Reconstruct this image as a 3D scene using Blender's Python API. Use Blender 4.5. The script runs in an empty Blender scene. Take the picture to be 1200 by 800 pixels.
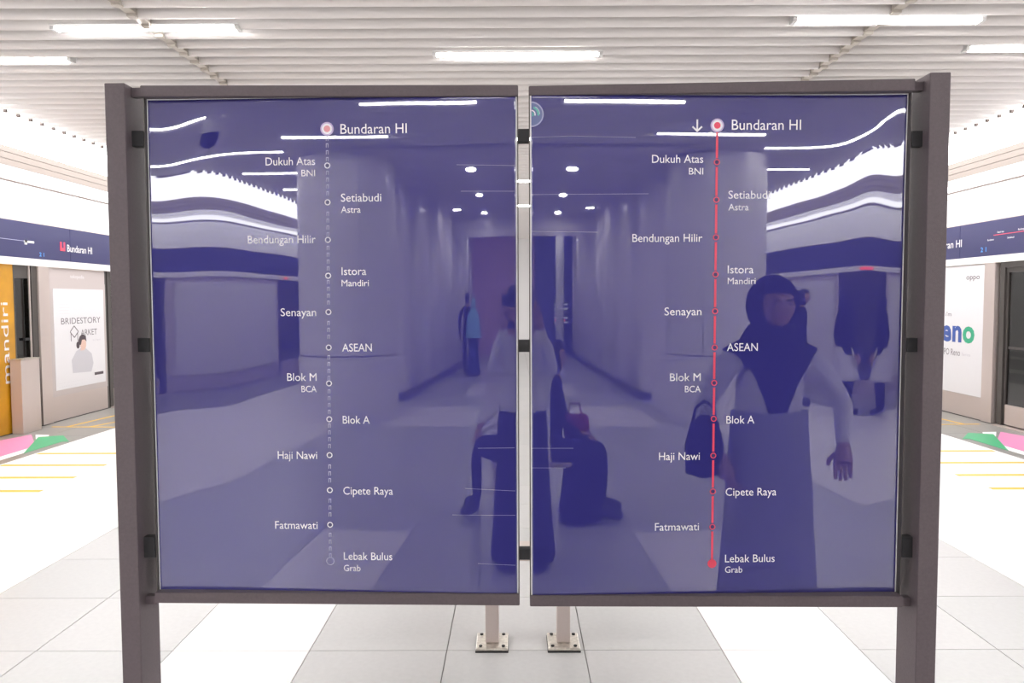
import bpy, bmesh, math, random
from mathutils import Vector, Matrix, Euler
random.seed(7)
S = bpy.context.scene
COL = S.collection

# ------------------------------------------------------------------ camera
H_CAM = 1.6
FPX = 900.0
cam_d = bpy.data.cameras.new('camera'); cam = bpy.data.objects.new('camera', cam_d); COL.objects.link(cam)
cam_d.sensor_width = 36.0; cam_d.lens = 36.0*FPX/1200.0; cam_d.clip_start = 0.02; cam_d.clip_end = 200
cam.location = (0, 0, H_CAM)
PITCH, YAW, ROLL = math.radians(3.05), math.radians(0.19), math.radians(0.2)
RM = Matrix.Rotation(YAW, 3, 'Z') @ Matrix.Rotation(math.pi/2-PITCH, 3, 'X') @ Matrix.Rotation(-ROLL, 3, 'Z')
cam.rotation_euler = RM.to_euler()
S.camera = cam

# ------------------------------------------------------------------ world, exposure
S.view_settings.view_transform = 'Standard'; S.view_settings.look = 'None'
S.view_settings.gamma = 1.0; S.view_settings.exposure = -0.32; S.view_settings.use_curve_mapping = False
w = bpy.data.worlds.new('world'); S.world = w; w.use_nodes = True
w.node_tree.nodes['Background'].inputs[0].default_value = (0.9, 0.93, 1.0, 1)
w.node_tree.nodes['Background'].inputs[1].default_value = 0.25
LAMP = 55.0        # radiance of the slot lamps
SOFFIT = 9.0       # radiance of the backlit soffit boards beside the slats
COVE = 8.0         # radiance of the cove strips along both walls
SPOT = 150.0        # radiance of the round downlights

# ------------------------------------------------------------------ helpers
def ray(px, py):
    return RM @ Vector(((px-600)/FPX, -(py-400)/FPX, -1.0))
def tag(o, label=None, cat=None, group=None, kind=None):
    if label: o['label'] = label
    if cat: o['category'] = cat
    if group: o['group'] = group
    if kind: o['kind'] = kind
    return o
def thing(name, label, cat, loc=(0,0,0), rz=0.0, group=None, kind=None):
    o = bpy.data.objects.new(name, None); COL.objects.link(o)
    o.location = loc; o.rotation_euler = (0,0,rz); o.empty_display_size = .1
    return tag(o, label, cat, group, kind)
def link(name, me, mats, parent=None, smooth=False):
    o = bpy.data.objects.new(name, me); COL.objects.link(o)
    if not isinstance(mats, (list, tuple)): mats = [mats]
    if not me.materials:
        for m in mats: me.materials.append(m)
    if smooth:
        me.polygons.foreach_set('use_smooth', [True]*len(me.polygons))
    if parent: o.parent = parent
    return o
def obj(name, bm, mats, parent=None, smooth=False):
    me = bpy.data.meshes.new(name); bm.to_mesh(me); bm.free()
    return link(name, me, mats, parent, smooth)
def NB(): return bmesh.new()
def box(bm, x0,x1,y0,y1,z0,z1, mi=0, bev=0.0):
    x0,x1=sorted((x0,x1)); y0,y1=sorted((y0,y1)); z0,z1=sorted((z0,z1))
    vs=[bm.verts.new(p) for p in ((x0,y0,z0),(x1,y0,z0),(x1,y1,z0),(x0,y1,z0),(x0,y0,z1),(x1,y0,z1),(x1,y1,z1),(x0,y1,z1))]
    fs=[bm.faces.new([vs[i] for i in f]) for f in ((0,3,2,1),(4,5,6,7),(0,1,5,4),(1,2,6,5),(2,3,7,6),(3,0,4,7))]
    for f in fs: f.material_index=mi
    if bev>0:
        es=set(e for f in fs for e in f.edges)
        bmesh.ops.bevel(bm, geom=list(es), offset=bev, segments=2, affect='EDGES', profile=.5)
    return bm
def bx(*a, **k): return box(NB(), *a, **k)
def cyl(bm, c, r, z0, z1, n=24, r2=None, mi=0, cap=True):
    r2 = r if r2 is None else r2
    a=[bm.verts.new((c[0]+r*math.cos(2*math.pi*i/n), c[1]+r*math.sin(2*math.pi*i/n), z0)) for i in range(n)]
    b=[bm.verts.new((c[0]+r2*math.cos(2*math.pi*i/n), c[1]+r2*math.sin(2*math.pi*i/n), z1)) for i in range(n)]
    for i in range(n):
        f=bm.faces.new((a[i],a[(i+1)%n],b[(i+1)%n],b[i])); f.material_index=mi
    if cap:
        bm.faces.new(list(reversed(a))).material_index=mi; bm.faces.new(b).material_index=mi
    return bm
def lathe(bm, prof, n=32, sx=1, sy=1, c=(0,0), mi=0, wav=None):
    rings=[]
    for (r,z) in prof:
        ring=[]
        for i in range(n):
            a=2*math.pi*i/n; k=1 if not wav else wav(a,z)
            ring.append(bm.verts.new((c[0]+r*k*sx*math.cos(a), c[1]+r*k*sy*math.sin(a), z)))
        rings.append(ring)
    for j in range(len(rings)-1):
        for i in range(n):
            bm.faces.new((rings[j][i],rings[j][(i+1)%n],rings[j+1][(i+1)%n],rings[j+1][i])).material_index=mi
    bm.faces.new(list(reversed(rings[0]))).material_index=mi; bm.faces.new(rings[-1]).material_index=mi
    return bm

def mat(name, col, rough=.5, metal=0.0, spec=.5, emit=None, es=0.0, noise=0.0, nscale=8.0, bump=0.0, bscale=60.0, coat=0.0, ior=None):
    m=bpy.data.materials.new(name); m.use_nodes=True; nt=m.node_tree; p=nt.nodes['Principled BSDF']
    p.inputs['Base Color'].default_value=(*col,1); p.inputs['Roughness'].default_value=rough; p.inputs['Metallic'].default_value=metal
    p.inputs['Specular IOR Level'].default_value=spec
    if ior: p.inputs['IOR'].default_value=ior
    if coat: p.inputs['Coat Weight'].default_value=coat; p.inputs['Coat Roughness'].default_value=.03
    if emit: p.inputs['Emission Color'].default_value=(*emit,1); p.inputs['Emission Strength'].default_value=es
    if noise or bump:
        tc=nt.nodes.new('ShaderNodeTexCoord')
    if noise:
        n=nt.nodes.new('ShaderNodeTexNoise'); n.inputs['Scale'].default_value=nscale; n.inputs['Detail'].default_value=5
        nt.links.new(tc.outputs['Object'], n.inputs['Vector'])
        r=nt.nodes.new('ShaderNodeValToRGB')
        r.color_ramp.elements[0].position=.3; r.color_ramp.elements[1].position=.7
        r.color_ramp.elements[0].color=(*[max(0,c*(1-noise)) for c in col],1); r.color_ramp.elements[1].color=(*[min(1,c*(1+noise)) for c in col],1)
        nt.links.new(n.outputs['Fac'], r.inputs['Fac']); nt.links.new(r.outputs['Color'], p.inputs['Base Color'])
    if bump:
        n2=nt.nodes.new('ShaderNodeTexNoise'); n2.inputs['Scale'].default_value=bscale; n2.inputs['Detail'].default_value=3
        nt.links.new(tc.outputs['Object'], n2.inputs['Vector'])
        b=nt.nodes.new('ShaderNodeBump'); b.inputs['Strength'].default_value=bump; b.inputs['Distance'].default_value=.01
        nt.links.new(n2.outputs['Fac'], b.inputs['Height']); nt.links.new(b.outputs['Normal'], p.inputs['Normal'])
    return m
def emis(name, col, s):
    m=bpy.data.materials.new(name); m.use_nodes=True; nt=m.node_tree; nt.nodes.clear()
    e=nt.nodes.new('ShaderNodeEmission'); e.inputs[0].default_value=(*col,1); e.inputs[1].default_value=s
    o=nt.nodes.new('ShaderNodeOutputMaterial'); nt.links.new(e.outputs[0], o.inputs[0]); return m
def glassmat(name, tint, refl=1.5, rough=.02):
    m=bpy.data.materials.new(name); m.use_nodes=True; nt=m.node_tree; nt.nodes.clear()
    t=nt.nodes.new('ShaderNodeBsdfTransparent'); t.inputs[0].default_value=(*tint,1)
    g=nt.nodes.new('ShaderNodeBsdfGlossy'); g.inputs['Roughness'].default_value=rough
    f=nt.nodes.new('ShaderNodeFresnel'); f.inputs[0].default_value=refl
    x=nt.nodes.new('ShaderNodeMixShader'); o=nt.nodes.new('ShaderNodeOutputMaterial')
    nt.links.new(f.outputs[0],x.inputs[0]); nt.links.new(t.outputs[0],x.inputs[1]); nt.links.new(g.outputs[0],x.inputs[2]); nt.links.new(x.outputs[0],o.inputs[0])
    return m

M={}
M['tile_white']=mat('tile_white',(.86,.83,.82),.30,noise=.02,nscale=3,spec=.4)
M['tile_grey']=mat('tile_grey',(.51,.505,.50),.32,noise=.03,nscale=40,spec=.4)
M['tile_grey_b']=mat('tile_grey_b',(.495,.495,.49),.32,noise=.03,nscale=40,spec=.4)
M['tile_dark']=mat('tile_dark',(.25,.24,.225),.35,noise=.06,nscale=30)
M['joint']=mat('joint',(.22,.21,.20),.8)
M['slat']=mat('slat',(.73,.70,.68),.5)
M['plenum']=mat('plenum',(.50,.48,.46),.9)
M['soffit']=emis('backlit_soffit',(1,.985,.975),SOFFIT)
M['beige']=mat('beige',(.20,.165,.145),.6)
M['wall']=mat('wall_white',(.88,.87,.87),.5)
M['seam']=mat('seam',(.12,.09,.08),.6)
M['clip']=mat('clip',(.50,.46,.41),.5)
M['navy']=mat('navy_fascia',(.026,.026,.105),.4)
M['lintel']=mat('lintel_white',(.85,.83,.82),.4)
M['steel']=mat('steel',(.58,.50,.47),.38,metal=.55,bump=.05,bscale=90)
M['steel_plate']=mat('steel_plate',(.60,.56,.50),.35,metal=.8,noise=.2,nscale=60)
M['steel_dark']=mat('steel_dark',(.10,.09,.085),.4,metal=.6)
M['rubber']=mat('rubber',(.02,.02,.022),.7)
M['frame']=mat('frame_paint',(.105,.082,.090),.5,noise=.08,nscale=120,bump=.15,bscale=400)
M['trim']=mat('edge_trim',(.85,.85,.88),.3)
M['white_print']=mat('white_print',(.88,.86,.92),.35,spec=.3)
M['grey_print']=mat('grey_print',(.42,.42,.60),.35)
M['red_print']=mat('red_print',(.78,.07,.13),.35)
M['pink_print']=mat('pink_print',(.55,.45,.70),.35)
M['navy_print']=mat('navy_print',(.03,.028,.13),.35)
M['cyan']=mat('cyan_print',(.08,.35,.85),.4)
M['yellow']=mat('yellow_line',(.75,.45,.04),.5)
M['pink']=mat('pink_floor',(.72,.25,.46),.4)
M['green']=mat('green_floor',(.05,.38,.17),.4)
M['floor_white']=mat('white_floor_mark',(.85,.85,.85),.4)
M['lamp']=emis('lamp_diffuser',(1,.98,.97),LAMP)
M['cove']=emis('cove_strip',(1,.99,.97),COVE)
M['spot']=emis('downlight',(1,.98,.95),SPOT)
M['red_lamp']=emis('red_lamp',(1,.10,.06),5)
M['screen']=emis('lit_screen',(.95,.98,1),1.8)
M['housing']=mat('lamp_housing',(.75,.75,.74),.4)
M['glass']=glassmat('door_glass',(.55,.56,.50),1.6)
M['ad_light']=mat('ad_light',(.70,.68,.68),.35)
M['ad_head']=mat('ad_header',(.52,.46,.45),.35)
M['ad_yellow']=mat('ad_yellow',(.52,.25,.008),.35,noise=.25,nscale=2)
M['ad_text']=mat('ad_text',(.16,.14,.16),.4)
M['ad_white']=mat('ad_white',(.74,.73,.755),.4)
M['skinprint']=mat('printed_skin',(.72,.50,.42),.5)
M['hairprint']=mat('printed_hair',(.07,.05,.06),.5)
M['clothprint']=mat('printed_cloth',(.55,.54,.58),.5)
M['teal']=mat('teal_print',(.02,.30,.32),.4); M['blue']=mat('blue_print',(.04,.09,.35),.4); M['violet']=mat('violet_print',(.16,.08,.38),.4); M['greenp']=mat('green_print',(.03,.36,.20),.4)
M['column']=mat('column_cladding',(.78,.75,.76),.3)
M['corr_wall']=mat('corridor_wall',(.78,.74,.78),.25)
M['corr_ceil']=mat('corridor_ceiling',(.62,.58,.64),.6)
M['dark']=mat('dark_skirting',(.14,.13,.15),.5)
M['mauve']=mat('mauve_hoarding',(.66,.42,.52),.5)
M['deep']=mat('deep_navy_hoarding',(.12,.13,.30),.5)
M['pillar']=mat('pale_pillar',(.85,.85,.86),.35)
M['track']=mat('track_wall',(.30,.29,.27),.8)
M['train']=mat('train_body',(.50,.52,.54),.35,metal=.4)

# navy map print under clear acrylic: mirror-like gloss over the print
def panel_mat():
    m=bpy.data.materials.new('map_acrylic'); m.use_nodes=True; nt=m.node_tree; p=nt.nodes['Principled BSDF']
    tc=nt.nodes.new('ShaderNodeTexCoord')
    n=nt.nodes.new('ShaderNodeTexNoise'); n.inputs['Scale'].default_value=3
    nt.links.new(tc.outputs['Object'],n.inputs['Vector'])
    r=nt.nodes.new('ShaderNodeValToRGB'); r.color_ramp.elements[0].color=(.034,.032,.195,1); r.color_ramp.elements[1].color=(.040,.037,.218,1)
    nt.links.new(n.outputs['Fac'],r.inputs['Fac']); nt.links.new(r.outputs['Color'],p.inputs['Base Color'])
    p.inputs['Roughness'].default_value=.012; p.inputs['IOR'].default_value=2.2
    # faint film ripple
    mp=nt.nodes.new('ShaderNodeMapping'); mp.inputs['Scale'].default_value=(1.2,1,6)
    n2=nt.nodes.new('ShaderNodeTexNoise'); n2.inputs['Scale'].default_value=2.2; n2.inputs['Detail'].default_value=1
    nt.links.new(tc.outputs['Object'],mp.inputs['Vector']); nt.links.new(mp.outputs[0],n2.inputs['Vector'])
    b=nt.nodes.new('ShaderNodeBump'); b.inputs['Strength'].default_value=.06; b.inputs['Distance'].default_value=.0012
    nt.links.new(n2.outputs['Fac'],b.inputs['Height']); nt.links.new(b.outputs['Normal'],p.inputs['Normal'])
    return m
M['panel']=panel_mat()

_tx={}
def text_data(s,bold=0.0):
    if (s,bold) in _tx: return _tx[(s,bold)]
    cu=bpy.data.curves.new('t','FONT'); cu.body=s; cu.resolution_u=3; cu.size=1; cu.offset=bold
    o=bpy.data.objects.new('t',cu); COL.objects.link(o)
    dg=bpy.context.evaluated_depsgraph_get(); me=bpy.data.meshes.new_from_object(o.evaluated_get(dg))
    vs=[tuple(v.co) for v in me.vertices]; fs=[tuple(p.vertices) for p in me.polygons]
    bpy.data.objects.remove(o); bpy.data.curves.remove(cu); bpy.data.meshes.remove(me)
    x0=min(v[0] for v in vs); x1=max(v[0] for v in vs); vs=[(v[0]-x0,v[1],0) for v in vs]
    _tx[(s,bold)]=(vs,fs,x1-x0); return _tx[(s,bold)]
CAP=.70
def text(name, s, width, cap, f, m, parent=None, bold=0.0):
    """f maps (x along text 0..width, y up from baseline) to a 3D point"""
    vs,fs,wd=text_data(s,bold); kx=width/wd; ky=cap/CAP
    me=bpy.data.meshes.new(name); me.from_pydata([f(v[0]*kx,v[1]*ky) for v in vs],[],fs)
    return link(name,me,m,parent)

# ------------------------------------------------------------------ the setting: floor
XW=6.12
Y_NEAR,Y_FAR=-30.0,26.0
CZ=3.5
fl=obj('floor', bx(-XW-.1,XW+.1,Y_NEAR,Y_FAR,-.06,-.008), M['joint']); tag(fl,kind='structure')
cols=[(-.32+.63*k,.31+.63*k) for k in range(0,1)]
cols=[]
for k in range(-4,5): cols.append((-.315+.63*k,.315+.63*k))
for s in (-1,1):
    for k in range(3):
        a,b=2.835+.75*k,2.835+.75*(k+1); cols.append(tuple(sorted((s*a,s*b))))
    for k in range(2):
        a,b=5.085+.52*k,5.085+.52*(k+1); cols.append(tuple(sorted((s*a,s*b))))
_shared={}
def tile_mesh(w,l,mk,gap=.0022):
    key=(round(w,3),round(l,3),mk)
    if key not in _shared:
        bm=bx(-w/2+gap,w/2-gap,-l/2+gap,l/2-gap,-.012,0)
        me=bpy.data.meshes.new('floor_tile'); bm.to_mesh(me); bm.free(); me.materials.append(M[mk]); _shared[key]=me
    return _shared[key]
def tile_kind(xc,yc,i,j):
    a=abs(xc)
    if a>5.08: return 'tile_dark'
    if a>2.83: return 'tile_white'
    if .94<a<1.58:
        if yc>-1: return 'tile_white'
        if -7.4<yc<-5.6 or -10.2<yc<-8.6: return 'tile_white'
    if .94<a<1.9 and (-7.4<yc<-5.6): return 'tile_white'
    return 'tile_grey' if (i*7+j*5)%3 else 'tile_grey_b'
rows=[]; y=3.44-.63*53
while y<Y_FAR: rows.append(y); y+=.63
far={}
for j,y0 in enumerate(rows):
    for i,(a,b) in enumerate(cols):
        xc=(a+b)/2; yc=y0+.315; mk=tile_kind(xc,yc,i,j)
        if 2.8<y0<11.4:
            o=bpy.data.objects.new('floor_tile',tile_mesh(b-a,.63,mk)); COL.objects.link(o); o.location=(xc,yc,0); o.parent=fl
        else:
            g=.0022
            far.setdefault(mk,NB()); box(far[mk],a+g,b-g,y0+g,y0+.63-g,-.012,0)
for mk,bm in far.items(): tag(obj('floor_tiles',bm,M[mk],fl),kind='stuff')

# yellow queue lines, arrows
def flat(name, pts, m, parent, z=.0, th=.0015):
    bm=NB(); lo=[bm.verts.new((p[0],p[1],z)) for p in pts]; hi=[bm.verts.new((p[0],p[1],z+th)) for p in pts]
    n=len(pts)
    bm.faces.new(lo); bm.faces.new(hi)
    for i in range(n): bm.faces.new((lo[i],lo[(i+1)%n],hi[(i+1)%n],hi[i]))
    bmesh.ops.recalc_face_normals(bm,faces=bm.faces)
    return obj(name,bm,m,parent)
for s,side in ((-1,'left'),(1,'right')):
    t=thing('queue_marking','yellow queue lines on the white floor before the %s platform doors'%side,'floor marking',(0,0,0))
    for yy in (6.43,6.93,7.46,8.04):
        flat('yellow_line',[(s*4.02,yy-.034),(s*5.05,yy-.034),(s*5.05,yy+.034),(s*4.02,yy+.034)],M['yellow'],t)
    # zig-zag yellow edge lines in the dark strip
    for (x0,y0,x1,y1) in ((5.12,9.75,5.12,13.6),(5.12,9.75,5.95,9.78),(5.45,9.78,5.12,10.9),(5.75,9.8,5.45,12.4)):
        dx,dy=x1-x0,y1-y0; L=math.hypot(dx,dy); nx,ny=-dy/L*.022,dx/L*.022
        flat('yellow_line',[(s*(x0-nx),y0-ny),(s*(x1-nx),y1-ny),(s*(x1+nx),y1+ny),(s*(x0+nx),y0+ny)],M['yellow'],t)
    t2=thing('arrow_marking','pink and green boarding arrows on the dark strip by the %s doors'%side,'floor marking',(0,0,0))
    P=lambda l:[(s*a,b-.42) for a,b in l]
    flat('pink_arrow',P([(5.95,8.1),(5.35,8.15),(5.35,8.9),(5.85,9.62),(5.98,9.2)]),M['pink'],t2)
    flat('white_arrow',P([(5.34,8.0),(5.22,8.0),(5.22,8.85),(5.62,9.6),(5.80,9.62),(5.34,8.9)]),M['floor_white'],t2)
    flat('green_arrow',P([(5.20,8.45),(5.20,9.15),(5.12,9.15),(5.42,9.55),(5.66,9.45)][:]),M['green'],t2,z=.0018)

# ------------------------------------------------------------------ ceiling
ce=obj('ceiling', bx(-5.2,5.2,Y_NEAR,Y_FAR,3.76,3.8), M['plenum']); tag(ce,kind='structure')
SP=.2
def slat_bm(bm,x0,x1,yc):
    # rounded rectangular blade
    prof=[(yc-.058,CZ+.1),(yc-.058,CZ+.055)]+[(yc-.058*math.cos(math.pi*q/8),CZ+.05-.05*math.sin(math.pi*q/8)**.8) for q in range(1,8)]+[(yc+.058,CZ+.055),(yc+.058,CZ+.1)]
    a=[bm.verts.new((x0,p[0],p[1])) for p in prof]; b=[bm.verts.new((x1,p[0],p[1])) for p in prof]
    n=len(prof)
    for i in range(n): bm.faces.new((a[i],b[i],b[(i+1)%n],a[(i+1)%n])).smooth=(i!=n-1)
    bm.faces.new(list(reversed(a))); bm.faces.new(b)
JX=2.54
segs=[(-5.05,-JX-.012),(-JX+.012,JX-.012),(JX+.012,5.05)]
sm=[]
for (a,b) in segs:
    bm=NB(); slat_bm(bm,a,b,0); bmesh.ops.recalc_face_normals(bm,faces=bm.faces)
    me=bpy.data.meshes.new('ceiling_slat'); bm.to_mesh(me); bm.free(); me.materials.append(M['slat']); sm.append(me)
clipme=bpy.data.meshes.new('slat_clip'); b_=NB(); box(b_,-.035,.035,-.105,.105,CZ+.012,CZ+.05); box(b_,-.028,.028,.036,.085,CZ-.008,CZ+.014); b_.to_mesh(clipme); b_.free(); clipme.materials.append(M['clip'])
rest=NB(); restc=NB()
yy=-22.0
nrow=int((24-yy)/SP)
for k in range(nrow):
    yc=yy+k*SP+.06
    for i,(a,b) in enumerate(segs):
        if i==1 and yc<-5.2: continue
        if 4.2<yc<9.6:
            o=bpy.data.objects.new('ceiling_slat',sm[i]); COL.objects.link(o); o.location=(0,yc,0); o.parent=ce
        else: slat_bm(rest,a,b,yc)
    if 4.2<yc<9.6:
        for s in (-1,1):
            o=bpy.data.objects.new('slat_clip',clipme); COL.objects.link(o); o.location=(s*JX,yc+.1,0); o.parent=ce
    elif yc>-5.2:
        for s in (-1,1): box(restc,s*JX-.035,s*JX+.035,yc-.1,yc+.1,CZ+.012,CZ+.05)
bmesh.ops.recalc_face_normals(rest,faces=rest.faces)
tag(obj('ceiling_slats',rest,M['slat'],ce),kind='stuff')
tag(obj('slat_clips',restc,M['clip'],ce),kind='stuff')
ec=NB()  # dark pieces put in for the shaded gaps at the slat ends
for k in range(nrow):
    yc=yy+k*SP+.06
    for s_ in (-1,1): box(ec,s_*5.053,s_*5.085,yc+.075,yc+.105,CZ-.011,CZ+.02)
tag(obj('slat_end_gaps',ec,M['seam'],ce),kind='stuff')
# flat white soffit boards outside the slats
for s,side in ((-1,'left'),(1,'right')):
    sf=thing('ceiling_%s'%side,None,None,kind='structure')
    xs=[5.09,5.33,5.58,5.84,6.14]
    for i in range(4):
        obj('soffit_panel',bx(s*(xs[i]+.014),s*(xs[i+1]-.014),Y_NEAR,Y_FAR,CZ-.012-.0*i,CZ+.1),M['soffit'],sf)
    obj('soffit_backing',bx(s*5.07,s*6.3,Y_NEAR,Y_FAR,CZ+.1,CZ+.14),M['seam'],sf)
cc=obj('ceiling_corridor', bx(-2.5,2.5,Y_NEAR,-5.35,CZ-.02,CZ+.05), M['corr_ceil']); tag(cc,kind='structure')

# slot lamps
def slot_lamp(x,y,label,L=1.25,group=None):
    t=thing('slot_light',label,'ceiling light',(x,y,CZ-(.10 if y<-13 and abs(x)<2 else 0)),group=group)
    bm=NB(); box(bm,-L/2-.03,L/2+.03,-.05,.05,.015,.08)
    for s in (-1,1): box(bm,s*(L/2+.002),s*(L/2+.03),-.04,.04,-.012,.02)
    obj('housing',bm,M['housing'],t)
    bm=NB(); prof=[(-.028,.012),(-.026,-.001),(-.018,-.008),(.018,-.008),(.026,-.001),(.028,.012)]
    a=[bm.verts.new((-L/2,p[0],p[1])) for p in prof]; b=[bm.verts.new((L/2,p[0],p[1])) for p in prof]; n=len(prof)
    for i in range(n): bm.faces.new((a[i],b[i],b[(i+1)%n],a[(i+1)%n]))
    bm.faces.new(list(reversed(a))); bm.faces.new(b); bmesh.ops.recalc_face_normals(bm,faces=bm.faces)
    obj('diffuser',bm,M['lamp'],t)
slot_lamp(.03,6.06,'long white slot light in the slatted ceiling centred above the map frame')
slot_lamp(-2.56,5.46,'glowing slot light above the left map, left of centre in the slats')
slot_lamp(2.56,5.38,'glowing slot light above the right map, right of centre in the slats')
slot_lamp(-4.13,6.16,'slot light cut by the left picture edge below the slats')
slot_lamp(4.1,6.0,'slot light cut by the right picture edge near the wall')
G='slot lights further along the slatted ceiling'
for s in (-1,1):
    sd='left' if s<0 else 'right'
    for n,yv in enumerate((4.4,2.8,1.2,-.4,-1.7,-3.35,-5.4,-7.0,-8.7,-10.4,-12.1,9.4,11.0,12.7,14.4,16.4,18.4)):
        slot_lamp(s*4.1,yv,'white slot light of the %s outer row, %.1f metres %s the camera'%(sd,abs(yv),'beyond' if yv>0 else 'behind'),group=G+' '+sd)
    for yv in (2.2,-1.0,-4.6,8.6,11.8,15.0): slot_lamp(s*2.56,yv,'white slot light of the %s inner row, %.1f metres %s the camera'%(sd,abs(yv),'beyond' if yv>0 else 'behind'),group='inner slot lights '+sd)
    slot_lamp(s*1.25,-3.2,'white slot light mirrored at the top of the %s map'%sd)
for yv in (2.9,-.3,9.2,12.4,15.6): slot_lamp(0,yv,'white slot light of the middle row, %.1f metres %s the camera'%(abs(yv),'beyond' if yv>0 else 'behind'),group='middle slot lights')
# corridor downlights
for s in (-1,1):
    sd='left' if s<0 else 'right'
    for n,yv in enumerate((-6.8,-9.5,-12.2)):
        t=thing('downlight','round downlight of the %s row in the passage ceiling, %s from its near end'%(sd,['first','second','third','fourth','fifth','sixth','seventh'][n]),'ceiling light',(s*1.15,yv,CZ-.02),group='passage downlights '+sd)
        obj('ring',cyl(NB(),(0,0),.16,-.012,.0,24),M['housing'],t)
        obj('lens',cyl(NB(),(0,0),.135,-.02,-.0121,24),M['spot'],t)
    for yv in (-11.5,-16.0):
        t=thing('downlight','small downlight close to the %s passage wall'%sd,'ceiling light',(s*2.15,yv,CZ-.02),group='wall downlights '+sd)
        obj('ring',cyl(NB(),(0,0),.10,-.012,.0,20),M['housing'],t)
        obj('lens',cyl(NB(),(0,0),.08,-.02,-.0121,20),M['spot'],t)

# ------------------------------------------------------------------ side walls with platform screen doors
Zl0,Zl1,Zf1=2.06,2.15,2.60
for s,side in ((-1,'left'),(1,'right')):
    X0=s*XW
    wl=thing('wall_%s'%side,None,None,kind='structure')
    obj('bulkhead_panel',bx(X0,X0+s*.15,Y_NEAR,Y_FAR,Zf1+.012,3.07),M['wall'],wl)
    obj('seam_strip',bx(X0-s*.006,X0+s*.15,Y_NEAR,Y_FAR,3.065,3.085),M['seam'],wl)  # dark seam strip, slightly proud of the bulkhead
    obj('cove_light',bx(X0-s*.01,X0+s*.1,Y_NEAR,Y_FAR,3.10,3.16),M['cove'],wl)
    obj('white_strip',bx(X0-s*.0,X0+s*.1,Y_NEAR,Y_FAR,3.165,3.25),M['wall'],wl)
    obj('white_strip',bx(X0-s*.0,X0+s*.1,Y_NEAR,Y_FAR,3.085,3.098),M['wall'],wl)
    for z0,z1 in ((3.256,3.33),(3.336,3.41),(3.416,3.486)):
        obj('beige_strip',bx(X0+s*.004,X0+s*.1,Y_NEAR,Y_FAR,z0,z1),M['beige'],wl)
    obj('strip_backing',bx(X0+s*.02,X0+s*.16,Y_NEAR,Y_FAR,3.086,3.6),M['clip'],wl)
    # short dark slots high on the bulkhead
    for yv in (7.2,9.0,10.9,12.8): obj('vent_slot',bx(X0-s*.003,X0+s*.02,yv,yv+.35,2.985,2.997),M['clip'],wl)
    obj('seam_strip',bx(X0-s*.014,X0+s*.1,Y_NEAR,Y_FAR,Zf1,Zf1+.012),M['steel'],wl)
    obj('lintel',bx(X0-s*.03,X0+s*.22,Y_NEAR,Y_FAR,Zl0,Zl1),M['lintel'],wl)
    # navy fascia boards, each one a piece
    ys=[Y_NEAR]
    yv=-28.6
    while yv<Y_FAR-1: ys.append(yv); yv+=2.8
    ys.append(Y_FAR)
    fas=None
    for a,b in zip(ys[:-1],ys[1:]):
        o=obj('fascia_panel',bx(X0-s*.012,X0+s*.2,a+.003,b-.003,Zl1+.002,Zf1),M['navy'],wl)
    def W(y,z,d=.016,s=s,X0=X0): return Vector((X0-s*d,y,z))
    # writing on the fascia: on the left wall text runs away from the viewer, on the right towards
    def wtext(name,st,ystart,z,width,cap,m,par,d=.016,s=s,X0=X0):
        if s<0: f=lambda x,y:(X0-s*d,ystart+x,z+y)
        else:   f=lambda x,y:(X0-s*d,ystart-x,z+y)
        return text(name,st,width,cap,f,m,par,bold=.012)
    fs_=[thing('platform_sign','navy fascia lettering with station name and route line above the %s doors'%side,'sign')][0]
    if s<0:
        obj('red_emblem',bx(X0+.012,X0+.018,10.36,10.47,2.29,2.41),M['red_print'],fs_)
        obj('emblem_mark',bx(X0+.0178,X0+.0195,10.395,10.435,2.33,2.41),M['navy_print'],fs_)
        wtext('station_name','Bundaran HI',10.52,2.29,.62,.095,M['ad_white'],fs_)
        obj('route_line',bx(X0+.012,X0+.015,8.2,9.62,2.36,2.366),M['grey_print'],fs_)
        obj('route_marker',bx(X0+.012,X0+.016,9.60,9.80,2.345,2.372),M['ad_white'],fs_)
        obj('route_marker',bx(X0+.012,X0+.016,9.61,9.66,2.32,2.372),M['ad_white'],fs_)
        wtext('door_number','2 1',9.90,2.19,.10,.05,M['cyan'],fs_)
    else:
        wtext('station_name','Bundaran HI',11.35,2.31,.80,.10,M['ad_white'],fs_)
        wtext('door_number','2 1',10.12,2.21,.12,.06,M['cyan'],fs_)
        obj('route_line',bx(X0-.015,X0-.012,8.0,9.86,2.405,2.413),M['red_print'],fs_)
        for k,nm in enumerate(['Bundaran','Dukuh Atas','Setiabudi','Bendungan','Istora','Senayan','ASEAN']):
            yv=9.98-k*.2
            wtext('stop_name',nm,yv,2.345+(.085 if k%2 else 0),.13,.022,M['ad_white'],fs_)
    # plinth
    obj('plinth',bx(X0,X0+s*.15,Y_NEAR,Y_FAR,-.02,.012),M['steel_dark'],wl)
    # shaft behind the doors
    tk=obj('track_wall',bx(s*9.2,s*9.3,Y_NEAR,Y_FAR,-1.2,4),M['track'],wl)
    obj('track_bed',bx(s*6.35,s*9.3,Y_NEAR,Y_FAR,-1.25,-1.2),M['track'],wl)
    obj('track_roof',bx(s*6.28,s*9.3,Y_NEAR,Y_FAR,3.9,4.0),M['track'],wl)
for s in (-1,1):
    obj('platform_edge',bx(s*6.3,s*6.34,Y_NEAR,Y_FAR,-1.25,-.02),M['track'],bpy.data.objects['wall_left' if s<0 else 'wall_right'])

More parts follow.
